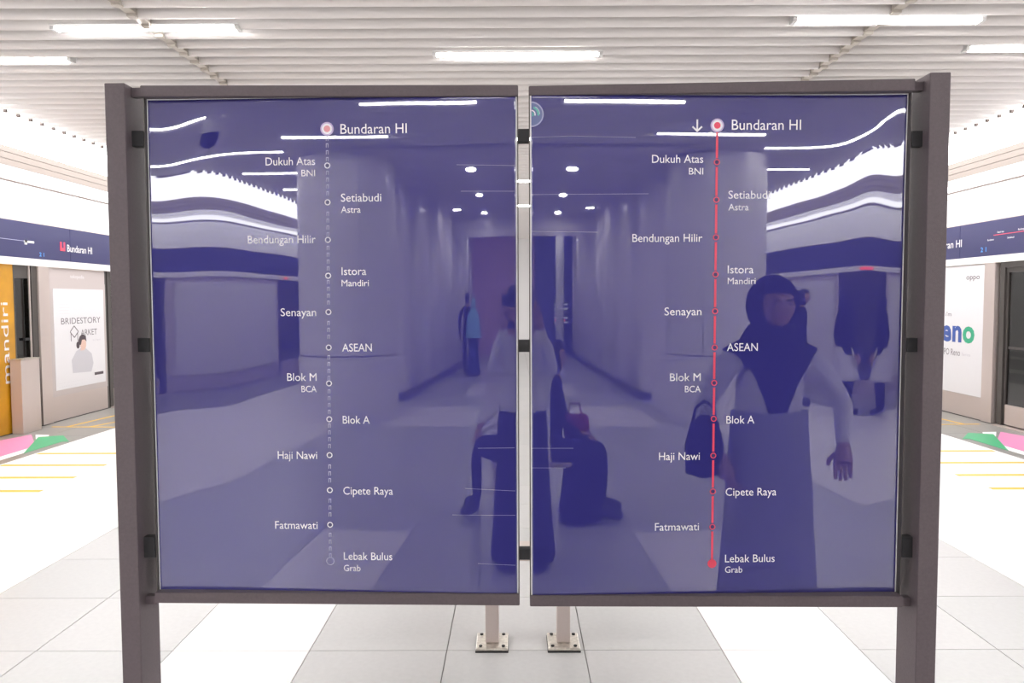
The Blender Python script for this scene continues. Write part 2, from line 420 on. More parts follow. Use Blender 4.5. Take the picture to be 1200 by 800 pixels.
def screen_door(s,y0,y1,label,group=None,glass='glass'):
    X0=s*XW; t=thing('platform_screen_door',label,'door',(X0,(y0+y1)/2,0),group=group)
    L=(y1-y0)/2; m=M['steel_dark']
    fr=NB(); box(fr,0,s*.1,-L,-L+.09,.012,Zl0); box(fr,0,s*.1,L-.09,L,.012,Zl0)
    obj('door_frame',fr,m,t)
    obj('header',bx(s*.0,s*.1,-L+.09,L-.09,Zl0-.07,Zl0),m,t)
    hw=(2*L-.18)/2
    for q in (-1,1):
        a,b=(-L+.09,-.005) if q<0 else (.005,L-.09)
        bm=NB(); e=.045
        box(bm,s*.02,s*.06,a,a+e,.03,Zl0-.07); box(bm,s*.02,s*.06,b-e,b,.03,Zl0-.07)
        box(bm,s*.02,s*.06,a+e,b-e,Zl0-.13,Zl0-.07)
        lf=obj('door_leaf',bm,m,t)
        obj('glass_pane',bx(s*.036,s*.044,a+e,b-e,.28,Zl0-.13),M[glass],lf)
        obj('kick_plate',bx(s*.02,s*.06,a+e,b-e,.03,.28),M['steel'],lf)
        obj('push_bar',bx(s*.004,s*.02,a+.1,b-.1,.98,1.01),M['steel_dark'],lf)
    obj('sill',bx(-s*.06,s*.1,-L,L,.0,.014),M['steel'],t)
    return t
def ad_panel(s,y0,y1,label,body='ad_light',group=None,poster=True):
    X0=s*XW; L=(y1-y0)/2; t=thing('advertising_panel',label,'panel',(X0,(y0+y1)/2,0),group=group)
    q=-1
    obj('steel_pillar',bx(-s*.03,s*.12,-L,-L+.22,.012,Zl0),M['steel'],t)
    obj('backing',bx(0,s*.12,-L+.22,L-.05,.012,Zl0),M['steel'] if body!='ad_light' or True else None,t)
    obj('edge_post',bx(0,s*.12,L-.05,L,.012,Zl0),M['steel_dark'],t)
    return t
ad=ad_panel(-1,9.84,11.52,'pale wedding fair poster panel beside the left frame post')
ad.name='poster_panel'
adl=ad
def W2(t,s): # local (y,z) to local coords of a wall thing
    return lambda y,z,d: (-s*d,y,z)
# left poster (local y from -0.84 to .84)
obj('header_board',bx(.001,.008,-.60,.78,1.86,2.04),M['ad_head'],ad)
text('header_lettering','tokopedia',.34,.05,lambda x,y:(.0095,-.10+x,1.93+y),M['ad_white'],ad)
obj('poster_frame',bx(.001,.012,-.60,.78,.34,1.86),M['ad_head'],ad)
ps=obj('poster',bx(.0121,.016,-.52,.72,.42,1.78),M['ad_white'],ad)
def PT(st,y,z,wd,cap,m='ad_text'): return text('lettering',st,wd,cap,lambda a,b:(.0172,y+a,z+b),M[m],ps)
PT('BRIDESTORY',-.36,1.30,.98,.085)
PT('ARKET',.10,1.13,.42,.085)
def poly(name,pts,m,par,d0=.0165,d1=.0172):
    bm=NB(); a=[bm.verts.new((d0,p[0],p[1])) for p in pts]; b=[bm.verts.new((d1,p[0],p[1])) for p in pts]; n=len(pts)
    bm.faces.new(a); bm.faces.new(b)
    for i in range(n): bm.faces.new((a[i],a[(i+1)%n],b[(i+1)%n],b[i]))
    bmesh.ops.recalc_face_normals(bm,faces=bm.faces); return obj(name,bm,M[m],par)
def ell(cy,cz,ry,rz,n=20): return [(cy+ry*math.cos(2*math.pi*i/n),cz+rz*math.sin(2*math.pi*i/n)) for i in range(n)]
# diamond emblem standing for the M
bm=NB()
for a,b in (((-.16,1.19),(-.06,1.27)),((-.06,1.27),(.04,1.19)),((.04,1.19),(-.06,1.11)),((-.06,1.11),(-.16,1.19)),((-.14,1.17),(-.14,1.06)),((.02,1.17),(.02,1.06))):
    dy,dz=b[0]-a[0],b[1]-a[1]; L=math.hypot(dy,dz); ny,nz=-dz/L*.008,dy/L*.008
    vs=[bm.verts.new((.0172,p[0],p[1])) for p in ((a[0]-ny,a[1]-nz),(b[0]-ny,b[1]-nz),(b[0]+ny,b[1]+nz),(a[0]+ny,a[1]+nz))]; bm.faces.new(vs)
obj('diamond_emblem',bm,M['ad_text'],ps)
for k in range(4): PT('------------',-.40,1.56-k*.04,.22+.03*(k%2),.02,'clothprint')
PT('5-7 April',.40,1.04,.2,.025,'clothprint')
poly('printed_figure',[(-.12,.62),(-.14,.80),(-.02,.92),(.10,.96),(.22,.94),(.36,.86),(.40,.72),(.34,.60)],'clothprint',ps,.0162,.0168)
poly('printed_neck',[(.08,.92),(.10,1.0),(.18,1.0),(.18,.92)],'skinprint',ps,.0165,.0174)
poly('printed_face',ell(.15,1.01,.075,.09),'skinprint',ps,.0168,.0178)
poly('printed_hair',[(.05,1.0),(.03,1.06),(.07,1.12),(.14,1.15),(.22,1.12),(.235,1.04),(.19,1.07),(.12,1.07),(.09,1.0)],'hairprint',ps,.017,.0182)
poly('printed_bun',ell(.02,1.0,.04,.05),'hairprint',ps,.0168,.018)
poly('black_logo_bar',[(.42,.54),(.66,.54),(.66,.58),(.42,.58)],'hairprint',ps)
for k in range(2): PT('- - - - - - - - - - -',-.45,.50-k*.05,.55,.02,'clothprint')

# right poster (visible side nearest the door is at low y)
ar=ad_panel(1,9.78,11.5,'white phone poster panel with large coloured lettering beside the right frame post'); ar.name='poster_panel'
obj('poster_frame',bx(-.012,-.001,-.63,.81,.30,2.055),M['ad_head'],ar)
pr=obj('poster',bx(-.016,-.0121,-.62,.80,.31,2.045),M['ad_white'],ar)
def PR(name,st,y,z,wd,cap,m): return text(name,st,wd,cap,lambda a,b:(-.0172,y-a,z+b),M[m],pr)
text('lettering','oppo',.30,.07,lambda a,b:(-.0172,-.22-a,1.86+b),M['ad_text'],pr,bold=.01)
PR('lettering',"i'm",.25,1.36,.14,.06,'ad_text')
for ch,y0,wd,mk in (('R',.60,.24,'violet'),('e',.34,.24,'blue'),('n',.075,.22,'blue'),('o',-.17,.27,'greenp')): text('big_letter',ch,wd,.30,lambda a,b,y0=y0:(-.0172,y0-a,1.02+b),M[mk],pr,bold=.035)
PR('lettering','OPPO Reno',.42,.82,.54,.09,'ad_text')
PR('lettering','Series',-.16,.83,.2,.04,'clothprint')

# yellow advert next to the door on the left wall, its leaf and the low steel box
screen_door(1,7.2,9.72,'glazed platform door with dark steel frame at the right picture edge')
yl=thing('yellow_advert','orange yellow advert wall with tall white sideways lettering at the left edge','panel',(-XW,8.4,0))
obj('board',bx(-.02,.0,-1.3,.98,.012,Zl0),M['ad_yellow'],yl)
# letters climb upwards: x of text -> +z, up of text -> -y(toward the viewer)
text('lettering','mandiri',.98,.13,lambda x,y:(.0015,.86-y,.62+x),M['ad_white'],yl)
poly('ribbon',[(.56,1.50),(.72,1.60),(.72,1.85),(.56,1.74)],'yellow',yl,.0003,.001)
gd=thing('glazed_side_leaf','narrow dark glazed leaf between the yellow advert and the poster panel','door',(-XW,9.6,0))
fr=NB(); box(fr,-.1,.01,.12,.235,.012,Zl0); box(fr,-.06,0,-.215,-.19,.012,Zl0); box(fr,-.06,0,-.19,.12,1.90,Zl0); obj('door_frame',fr,M['steel_dark'],gd)
obj('steel_strip',bx(.0,.014,.07,.09,.9,Zl0),M['steel'],gd)
obj('glass_pane',bx(-.05,-.04,-.19,.12,.012,1.90),M['glass'],gd)
obj('latch',bx(-.03,.0,-.02,.10,1.12,1.15),M['rubber'],gd)
sb=thing('steel_cabinet','low pinkish steel cabinet in front of the yellow advert','cabinet',(-XW+.16,9.45,0))
obj('body',bx(-.14,.0,-.22,.14,.0,.90,bev=.006),M['steel'],sb)
obj('top_plate',bx(-.145,.005,-.225,.145,.90,.912),M['steel_plate'],sb)

# remaining bays: further ahead, beside and behind the viewer (seen mirrored in the maps)
for s,side in ((-1,'left'),(1,'right')):
    doors=[(11.55,14.1),(17.0,19.6),(1.4,4.0),(-3.6,-1.0),(-8.9,-6.2),(-14.6,-11.9),(-20.3,-17.6)]
    for n,(a,b) in enumerate(doors):
        if a>5: lb='glazed platform door behind the poster panel along the %s wall'%side; g='far doors '+side
        else: lb='glazed platform door on the %s wall, seen only mirrored in the maps'%side; g='mirrored doors '+side
        screen_door(s,a,b,lb,g)
    pans=[(14.1,17.0),(19.6,26.0),(4.0,7.1 if s<0 else 7.2),(-1.0,1.4),(-6.2,-3.6),(-11.9,-8.9),(-17.6,-14.6),(-30,-20.3)]
    for n,(a,b) in enumerate(pans):
        g=('far panels ' if a>8 else 'mirrored panels ')+side
        t=thing('wall_panel','pale cladding panel between the platform doors of the %s wall'%side,'panel',(s*XW,(a+b)/2,0),group=g)
        L=(b-a)/2
        obj('cladding',bx(0,s*.12,-L,L,.012,Zl0),M['ad_head'],t)
        obj('board',bx(-s*.014,-s*.001,-L+.15,L-.15,.30,Zl0-.1),M['ad_light'],t)
    # small lit screens and red door lamps seen mirrored
    for yv,zz in ((-8.2,1.62),(-12.6,1.62),(-14.2,1.60)):
        t=thing('train_window','lit train window beyond the mirrored %s platform doors'%side,'window',(s*6.9,yv,zz),group='lit windows '+side)
        obj('glow',bx(0,s*.02,-.22,.22,-.26,.26),M['screen'],t)
        obj('surround',bx(s*.021,s*.05,-.27,.27,-.31,.31),M['steel_dark'],t)
    for yv in (-8.0,-12.3):
        t=thing('door_lamp','small red lamp on the lintel above a mirrored %s door'%side,'lamp',(s*(XW-.03),yv,2.10),group='red door lamps '+side)
        obj('lens',bx(-s*.03,0,-.05,.05,-.025,.025),M['red_lamp'],t)
        obj('base',bx(-s*.012,0,-.07,.07,-.035,-.0255),M['steel_dark'],t)

# end walls
ew=obj('wall_end',bx(-9.3,9.3,Y_FAR,Y_FAR+.1,-1.25,4),M['wall']); tag(ew,kind='structure')
bw=obj('wall_back',bx(-9.3,9.3,Y_NEAR-.1,Y_NEAR,-1.25,4),M['track']); tag(bw,kind='structure')

# passage behind the viewer
for s,side in ((-1,'left'),(1,'right')):
    t=thing('wall_passage_%s'%side,None,None,kind='structure')
    yv=-7.9; k=0
    while yv>-29:
        obj('wall_cladding',bx(s*2.5,s*2.62,yv-1.79,yv-.0,.14,CZ+.02),M['corr_wall'],t); yv-=1.8
    for q in range(9): obj('wall_rib',cyl(NB(),(s*2.5,-8.6-q*1.8),.13,.14,CZ,20),M['corr_wall'],t,smooth=True)
    b=obj('baseboard_%s'%side,bx(s*2.46,s*2.63,-29,-7.9,.0,.14),M['dark']); tag(b,kind='structure')
    c=thing('round_column','wide round pale column mirrored in the %s map'%side,'column',(-2.90 if s<0 else 3.12,-6.2,0))
    r=.66
    obj('lower_drum',cyl(NB(),(0,0),r+.01,.0,.86,48),M['column'],c,smooth=False)
    obj('seam_ring',cyl(NB(),(0,0),r-.008,.86,.875,48),M['seam'],c)
    for q in range(6):
        bm=NB(); n=9; a0=q*math.pi/3+.004; a1=(q+1)*math.pi/3-.004
        A=[(r*math.cos(a0+(a1-a0)*i/n),r*math.sin(a0+(a1-a0)*i/n)) for i in range(n+1)]
        lo=[bm.verts.new((p[0],p[1],.875)) for p in A]; hi=[bm.verts.new((p[0],p[1],CZ-.0)) for p in A]
        for i in range(n): f=bm.faces.new((lo[i],lo[i+1],hi[i+1],hi[i])); f.smooth=True
        obj('cladding_panel',bm,M['column'],c)
    obj('core',cyl(NB(),(0,0),r-.03,.875,CZ,32),M['seam'],c)
pe=thing('wall_passage_end',None,None,kind='structure')
obj('wall_cladding',bx(-2.5,.3,-18.7,-18.6,0,CZ),M['mauve'],pe); obj('wall_cladding',bx(.31,2.5,-18.7,-18.6,0,CZ),M['deep'],pe)
t=thing('slim_pillar','slim bright pillar far down the mirrored passage on the right','pillar',(1.45,-14.8,0))
obj('shaft',cyl(NB(),(0,0),.22,.1,CZ-.02,28),M['pillar'],t,smooth=True); obj('foot_ring',cyl(NB(),(0,0),.25,0,.1,28),M['dark'],t)
tb=obj('trim_1',bx(-2.5,2.5,-13.3,-13.1,3.03,CZ-.02),M['corr_wall']); tag(tb,kind='structure')
for yv in (-14.2,-15.1,-16.0):  # unseen lamps added to brighten the passage end, screened by the beam
    for xv in (-1.2,1.2): slot_lamp(xv,yv-.0,'added fill light deep in the mirrored passage, unseen behind the ceiling beam',group='passage fill lights')
for s in (-1,1): obj('wall_return',bx(s*2.62,s*3.45,-8.0,-7.9,0,CZ-.02),M['corr_wall'],bpy.data.objects['wall_passage_'+('left' if s<0 else 'right')])
# passage end: lit notice boards
t=thing('ticket_display','lit display with red figures at the dark end of the passage','display',(1.75,-18.0,1.25))
obj('case',bx(-.5,.5,-.1,0,-.35,.35),M['dark'],t); 
for k,(z,ww) in enumerate(((.22,.42),(.10,.42),(-.14,.42),(-.28,.42))): obj('lit_bar',bx(-ww,ww,.001,.02,z-.02,z+.02),M['screen'],t)
for xx in (-.3,.2): obj('red_figure',bx(xx-.06,xx+.06,.001,.02,-.24,-.18),M['red_lamp'],t)
obj('bracket_post',bx(-.04,.04,-.16,-.1,-1.25,.35),M['steel_dark'],t)
# mirrored security camera
t=thing('security_camera','white ceiling camera with dark dome mirrored high in the left map','camera',(-3.22,-2.7,.06))
obj('stem',cyl(NB(),(0,0),.03,3.24,CZ+.02,20),M['wall'],t)
obj('body',cyl(NB(),(0,0),.085,3.12,3.30,24,r2=.07),M['wall'],t,smooth=True)
obj('dome',lathe(NB(),[(.02,2.985),(.05,3.0),(.075,3.04),(.08,3.12)],24),M['rubber'],t,smooth=True)

# ------------------------------------------------------------------ the route map frame
SY=2.13; PHI=-.012
sign=thing('route_map_stand','large dark framed stand with two glossy navy metro line maps, filling the foreground','sign',(0,SY,0),PHI)
RS=Matrix.Rotation(PHI,3,'Z'); RSi=RS.inverted()
def sl(px,py,dy=0.0):
    """pixel -> (x,z) on the sign-local plane y=dy"""
    o=RSi@(Vector((0,0,H_CAM))-Vector((0,SY,0))); d=RSi@ray(px,py); t=(dy-o.y)/d.y; p=o+d*t; return p.x,p.z
# posts
PF,PB=-.040,.073
xl0=sl(123,97,PF)[0]; xl1=sl(147,97,PF)[0]; xr0=sl(1090,85,PF)[0]; xr1=sl(1114,85,PF)[0]
xl0=(xl0+sl(142,780,PF)[0])/2; xl1=(xl1+sl(164.5,780,PF)[0])/2; xr0=(xr0+sl(1073,790,PF)[0])/2; xr1=(xr1+sl(1097,790,PF)[0])/2
zl=sl(135,97,PF)[1]; zr=sl(1100,84.5,PF)[1]
obj('post',bx(xl0,xl1,PF,PB,.0,zl,bev=.0025),M['frame'],sign)
obj('post',bx(xr0,xr1,PF,PB,.0,zr,bev=.0025),M['frame'],sign)
# beams
TH=.036
def beam(x0,x1,za0,za1,zb0,zb1,y0=-.018,y1=.022):
    bm=NB(); P=[(x0,zb0),(x1,zb1),(x1,za1),(x0,za0)]
    a=[bm.verts.new((p[0],y0,p[1])) for p in P]; b=[bm.verts.new((p[0],y1,p[1])) for p in P]
    bm.faces.new(a); bm.faces.new(list(reversed(b)))
    for i in range(4): bm.faces.new((a[(i+1)%4],a[i],b[i],b[(i+1)%4]))
    bmesh.ops.recalc_face_normals(bm,faces=bm.faces)
    bmesh.ops.bevel(bm,geom=list(bm.edges),offset=.0015,segments=2,affect='EDGES')
    return obj('frame_beam',bm,M['frame'],sign)
BF=-.018
gxl=sl(608,400,BF)[0]; gxr=sl(620.3,400,BF)[0]
bxl=(sl(163,107,BF)[0]+sl(182,700,BF)[0])/2; bxr=(sl(1072,100,BF)[0]+sl(1059,705,BF)[0])/2
def bz(px,py): return sl(px,py,BF)[1]
beam(bxl,gxl, bz(163,100),bz(608,99.5), bz(163,113),bz(608,112.5))
beam(gxr,bxr, bz(621,100.5),bz(1072,92), bz(621,111.5),bz(1072,106))
beam(bxl,gxl, bz(186,694),bz(607,696), bz(186,706.5),bz(607,709.5))
beam(gxr,bxr, bz(621,697.5),bz(1058,698.5), bz(621,710.5),bz(1058,711.5))
ztop=sl(608,112)[1]; zbot=sl(608,696)[1]
obj('frame_edge',bx(gxl-.003,gxl,-.017,.022,zbot,ztop),M['steel_dark'],sign)
obj('frame_edge',bx(gxr,gxr+.003,-.017,.022,zbot,ztop),M['steel_dark'],sign)
obj('frame_edge',bx(bxl,bxl+.003,-.003,.072,zbot,ztop),M['steel_dark'],sign)
obj('frame_edge',bx(bxr-.003,bxr,-.003,.072,zbot,ztop),M['steel_dark'],sign)
for a,b in ((bxl+.004,gxl-.004),(gxr+.004,bxr-.004)): obj('backing_board',bx(a,b,.046,.052,zbot,ztop),M['frame'],sign)
# brackets in the gap and on the posts
for py0,py1 in ((152,167),(398,412),(642,654)):
    obj('bracket',bx(gxl-.001,gxr+.001,-.012,.018,sl(614,py1)[1],sl(614,py0)[1]),M['rubber'],sign)
for x,pxx in ((xl1,160),(xr0,1078)):
    xb=bxl if x<0 else bxr
    for py0,py1 in ((154,172),(396,412),(628,652)):
        obj('bracket',bx(x,xb,-.008,.018,sl(pxx,py1)[1],sl(pxx,py0)[1]),M['rubber'],sign)

for x,xb in ((xl1,bxl),(xr0,bxr)):
    for z in (zbot-.018,ztop+.016): obj('beam_stub',bx(x,xb,-.004,.018,z-.012,z+.012),M['frame'],sign)
# panels as gently warped acrylic sheets
def sm_(a,b,x):
    t=max(0,min(1,(x-a)/(b-a))); return t*t*(3-2*t)
class Sheet: pass
def make_sheet(side):
    sh=Sheet()
    if side<0:
        sh.x0=bxl+.004; sh.x1=gxl-.0035
        sl_in=lambda u: .010 - .034*sm_(0.0,.24,u) + .042*sm_(.84,1.0,u)
        y0=.006
    else:
        sh.x0=gxr+.0035; sh.x1=bxr-.004
        sl_in=lambda u: .004 + .030*sm_(0,.14,u) - .048*sm_(.89,1.0,u)
        y0=-.014
    sh.z0=zbot-.002; sh.z1=ztop+.002
    N=200; acc=[0]; wdt=sh.x1-sh.x0
    for i in range(N): acc.append(acc[-1]+sl_in((i+.5)/N)*wdt/N)
    def g(x,z):
        u=max(0,min(1,(x-sh.x0)/wdt)); v=(z-sh.z0)/(sh.z1-sh.z0)
        k=u*N; i=min(N-1,int(k)); h=y0+acc[i]+(acc[i+1]-acc[i])*(k-i)
        if side<0: h+=.018*math.exp(-(u/.13)**2)*max(0,v-.60)**2*1.88
        else: h-=.040*math.exp(-((1-u)/.13)**2)*max(0,v-.74)**2*1.88
        return h
    sh.g=g
    return sh
def sheet_mesh(sh):
    nx,nz=150,110; vs=[];fs=[]
    for j in range(nz+1):
        z=sh.z0+(sh.z1-sh.z0)*j/nz
        for i in range(nx+1):
            x=sh.x0+(sh.x1-sh.x0)*i/nx; vs.append((x,sh.g(x,z),z))
    n1=len(vs)
    for j in range(nz):
        for i in range(nx):
            a=j*(nx+1)+i; fs.append((a,a+1,a+nx+2,a+nx+1))
    # thickness: back sheet corners + rim
    rim=[i for i in range(nx+1)]+[j*(nx+1)+nx for j in range(1,nz+1)]+[nz*(nx+1)+i for i in range(nx-1,-1,-1)]+[j*(nx+1) for j in range(nz-1,0,-1)]
    b0=len(vs)
    for r in rim: v=vs[r]; vs.append((v[0],v[1]+.005,v[2]))
    R=len(rim)
    for k in range(R): fs.append((rim[k],b0+k,b0+(k+1)%R,rim[(k+1)%R]))
    fs.append(tuple(b0+k for k in range(R-1,-1,-1)))
    me=bpy.data.meshes.new('map_panel'); me.from_pydata(vs,[],fs)
    sm=[True]*(nx*nz)+[False]*(len(fs)-nx*nz); me.polygons.foreach_set('use_smooth',sm)
    return me
def P2S(sh,px,py):
    dy=.01
    for _ in range(4):
        x,z=sl(px,py,dy); dy=sh.g(x,z)
    return x,z
def conform(sh,x,z,d=.0008): return (x,sh.g(x,z)-d,z)

def ring_mesh(sh,cx,cz,r0,r1,d,n=28):
    vs=[];fs=[]
    for i in range(n):
        a=2*math.pi*i/n
        for r in (r0,r1): vs.append(conform(sh,cx+r*math.cos(a),cz+r*math.sin(a),d))
    for i in range(n):
        j=(i+1)%n; fs.append((2*i,2*i+1,2*j+1,2*j))
    me=bpy.data.meshes.new('station_marker'); me.from_pydata(vs,[],fs); return me
def disc_mesh(sh,cx,cz,r,d,n=28):
    me=bpy.data.meshes.new('disc'); me.from_pydata([conform(sh,cx+r*math.cos(2*math.pi*i/n),cz+r*math.sin(2*math.pi*i/n),d) for i in range(n)],[],[tuple(range(n))]); return me
def strip(sh,x0,z0,x1,z1,w,m,name,par,d=.0007,n=1):
    dx,dz=x1-x0,z1-z0; L=math.hypot(dx,dz); nx,nz=-dz/L*w/2,dx/L*w/2
    vs=[];fs=[]
    for i in range(n+1):
        t=i/n; x=x0+dx*t; z=z0+dz*t
        vs.append(conform(sh,x-nx,z-nz,d)); vs.append(conform(sh,x+nx,z+nz,d))
    for i in range(n): fs.append((2*i,2*i+1,2*i+3,2*i+2))
    me=bpy.data.meshes.new(name); me.from_pydata(vs,[],fs); return link(name,me,m,par)
PXM=2.14/FPX   # metres per pixel on the panel
def put(sh,par,s,px,py,wpx,cap,right=False,m='white_print'):
    x,z=P2S(sh,px,py); w=wpx*PXM; c=cap*PXM
    x0=x-w if right else x; zb=z-c/2
    text('station_name',s,w,c,lambda a,b:conform(sh,x0+a,zb+b,.0010),M[m],par)
def trims(sh,par):
    w=.0032
    for (a,b,c,d) in ((sh.x0+w/2,sh.z0,sh.x0+w/2,sh.z1),(sh.x1-w/2,sh.z0,sh.x1-w/2,sh.z1),(sh.x0,sh.z0+w*.8,sh.x1,sh.z0+w*.8),(sh.x0,sh.z1-w*.9,sh.x1,sh.z1-w*.9)):
        strip(sh,a,b,c,d,w,M['trim'],'edge_strip',par,.0009,n=60)
def scratches(sh,par,l):
    for (a,b,c,d) in l:
        x0,z0=P2S(sh,a,b); x1,z1=P2S(sh,c,d); strip(sh,x0,z0,x1,z1,.0008,M['grey_print'],'scratch',par,.0006,n=12)

names=[('Bundaran HI',None,'R'),('Dukuh Atas','BNI','L'),('Setiabudi','Astra','R'),('Bendungan Hilir',None,'L'),('Istora','Mandiri','R'),('Senayan',None,'L'),('ASEAN',None,'R'),('Blok M','BCA','L'),('Blok A',None,'R'),('Haji Nawi',None,'L'),('Cipete Raya',None,'R'),('Fatmawati',None,'L'),('Lebak Bulus','Grab','R')]
wid={'Bundaran HI':77,'Dukuh Atas':58,'BNI':16,'Setiabudi':47,'Astra':23,'Bendungan Hilir':80,'Istora':29,'Mandiri':32,'Senayan':42,'ASEAN':35,'Blok M':35,'BCA':18,'Blok A':32,'Haji Nawi':47,'Cipete Raya':59,'Fatmawati':51,'Lebak Bulus':58,'Grab':20}
# left map (grey dashed line)
LS=make_sheet(-1); lp=link('map_panel',sheet_mesh(LS),M['panel'],sign); tag(lp,'left navy map with a grey dashed line')
trims(LS,lp)
lineL=lambda py:383.3+(py-151)*(387.3-383.3)/506
ysL=[151,194,237,281,323,365.5,407,449,491,533,574,614.5,657]
tyL={0:(151,),1:(188.5,202.5),2:(231.5,245.5),3:(280,),4:(317.5,331.5),5:(365.5,),6:(407,),7:(441.5,455.5),8:(491.5,),9:(533,),10:(574.5,),11:(615,),12:(651,665)}
tyR={0:(146,),1:(186,200.5),2:(228,242.5),3:(278.5,),4:(315.5,329),5:(364.5,),6:(406.5,),7:(441.5,455.5),8:(491.5,),9:(534,),10:(576,),11:(616.5,),12:(654,667)}
py=160
while py<650:
    if all(abs(py+2.5-yv)>5.5 for yv in ysL):
        for o_ in (-1.1,1.1):
            x0,z0=P2S(LS,lineL(py)+o_,py); x1,z1=P2S(LS,lineL(py)+o_,py+5); strip(LS,x0,z0,x1,z1,.0016,M['grey_print'],'route_dash',lp)
        x0,z0=P2S(LS,lineL(py),py); x1,z1=P2S(LS,lineL(py),py+1); strip(LS,x0,z0,x1,z1,.006,M['grey_print'],'route_dash',lp)
    py+=8
def markers(sh,par,ysv,line,m,mfill,last):
    for k,yv in enumerate(ysv):
        cx,cz=P2S(sh,line(yv),yv)
        if k==0:
            link('halo',disc_mesh(sh,cx,cz,.0185,.0009),M['pink_print'],par)
            link('station_marker',ring_mesh(sh,cx,cz,.009,.0145,.0013),M['white_print'],par)
            link('marker_core',disc_mesh(sh,cx,cz,.009,.0012),mfill,par)
        elif k==12:
            if last: link('station_marker',disc_mesh(sh,cx,cz,.0125,.0014),M['red_print'],par)
            else: link('station_marker',ring_mesh(sh,cx,cz,.0095,.0115,.0013),M['grey_print'],par)
        else:
            link('marker_core',disc_mesh(sh,cx,cz,.0062,.0012),M['navy_print'],par)
            link('station_marker',ring_mesh(sh,cx,cz,.0055,.0083,.0013),m,par)
corem=mat('marker_core_rose',(.70,.30,.33),.4)
markers(LS,lp,ysL,lineL,M['white_print'],corem,False)
for k,(a,b,sd) in enumerate(names):
    ty=tyL[k]; cap=11.5 if k==0 else 9.3
    px=(399 + (ty[0]-151)*4/500) if sd=='R' else (369.3+(ty[0]-188)*3.0/430)
    put(LS,lp,a,px,ty[0],wid[a],cap,sd=='L')
    if b: put(LS,lp,b,px,ty[1],wid[b],7.6,sd=='L')
scratches(LS,lp,[(560,525,603,524.5),(545,572,604,575),(530,603,604,603.5),(560,660,604,662),(535,193,603,194),(540,224,603,224)])
# right map (red line)
RSH=make_sheet(1); rp=link('map_panel',sheet_mesh(RSH),M['panel'],sign); tag(rp,'right navy map with a red route line')
trims(RSH,rp)
lineR=lambda py:840.5-(py-147)*6.3/513
ysR=[147,190,234,278,321.5,364.5,407,448.5,490.5,533.5,575.5,617,660]
for a,b in zip(ysR[:-1],ysR[1:]):
    off=5.5 if a>150 else 7.5
    x0,z0=P2S(RSH,lineR(a+off),a+off); x1,z1=P2S(RSH,lineR(b-4.5),b-4.5); strip(RSH,x0,z0,x1,z1,.0062,M['red_print'],'route_line',rp,.0008,n=6)
markers(RSH,rp,ysR,lineR,M['red_print'],M['red_print'],True)
for k,(a,b,sd) in enumerate(names):
    ty=tyR[k]; cap=11.8 if k==0 else 9.3
    px=(857.5 if k==0 else 853.5-(ty[0]-228)*4/430) if sd=='R' else (824-(ty[0]-186)*5/430)
    put(RSH,rp,a,px,ty[0],(80 if k==0 else wid[a]+1),cap,sd=='L')
    if b: put(RSH,rp,b,px,ty[1],wid[b]+.5,7.6,sd=='L')
# arrow
ax,az=P2S(RSH,817,147)
strip(RSH,ax,az+.016,ax,az-.014,.0045,M['white_print'],'arrow',rp,.001)
strip(RSH,ax-.013,az-.003,ax+.0015,az-.0165,.0045,M['white_print'],'arrow',rp,.001)
strip(RSH,ax+.013,az-.003,ax-.0015,az-.0165,.0045,M['white_print'],'arrow',rp,.0011)
scratches(RSH,rp,[(623,161,670,159.5),(670,159.5,745,161),(623,228,760,227),(623,525,672,525),(623,548,663,548),(623,271,700,272)])
# half disc with a rim and green and white arcs, at the inner edge
stm=mat('half_disc_film',(.13,.16,.33),.3); cx=RSH.x0+.003; cz=P2S(RSH,622,134)[1]
def arc(r0,r1,a0,a1,m,name,d,n=16,dz=0):
    vs=[];fs=[]
    for i in range(n+1):
        a=math.radians(a0+(a1-a0)*i/n)
        for r in (r0,r1): vs.append(conform(RSH,cx+r*math.cos(a),cz+dz+r*math.sin(a),d))
    for i in range(n): fs.append((2*i,2*i+1,2*i+3,2*i+2))
    me=bpy.data.meshes.new(name); me.from_pydata(vs,[],fs); link(name,me,m,rp)
arc(.0005,.034,-90,90,stm,'half_disc',.0009)
arc(.0305,.034,-90,90,M['grey_print'],'half_disc_rim',.0011)
stg=mat('half_disc_green',(.12,.50,.42),.4)
arc(.017,.022,-10,70,stg,'half_disc_mark',.0012); arc(.009,.012,-20,85,M['white_print'],'half_disc_mark',.0012); arc(.004,.007,-60,60,stg,'half_disc_mark',.0012); arc(.0225,.0235,0,60,M['white_print'],'half_disc_mark',.0013)

# ------------------------------------------------------------------ bench behind the stand
bn=thing('steel_bench','narrow steel perch bench on two bolted posts behind the map stand','bench',(0,3.5,0))
def bolt_post(par,x,y,z1):
    obj('leg',bx(x-.031,x+.031,y-.03,y+.03,.02,z1,bev=.004),M['steel'],par)
    pl=obj('base_plate',bx(x-.074,x+.074,y-.085,y+.085,.006,.020,bev=.005),M['steel_plate'],par)
    obj('rubber_pad',bx(x-.075,x+.075,y-.086,y+.086,.0,.0059),M['rubber'],pl)
    for a in (-1,1):
        for b in (-1,1): obj('bolt',cyl(NB(),(x+a*.052,y+b*.062),.008,.0195,.0245,12),M['rubber'],pl)
bolt_post(bn,-.108,0,.45); bolt_post(bn,.222,0,.45)
obj('seat',bx(-.75,.86,-.06,.06,.45,.472,bev=.006),M['steel'],bn)
obj('cross_rail',bx(-.077,.191,-.015,.015,.40,.44),M['steel'],bn)

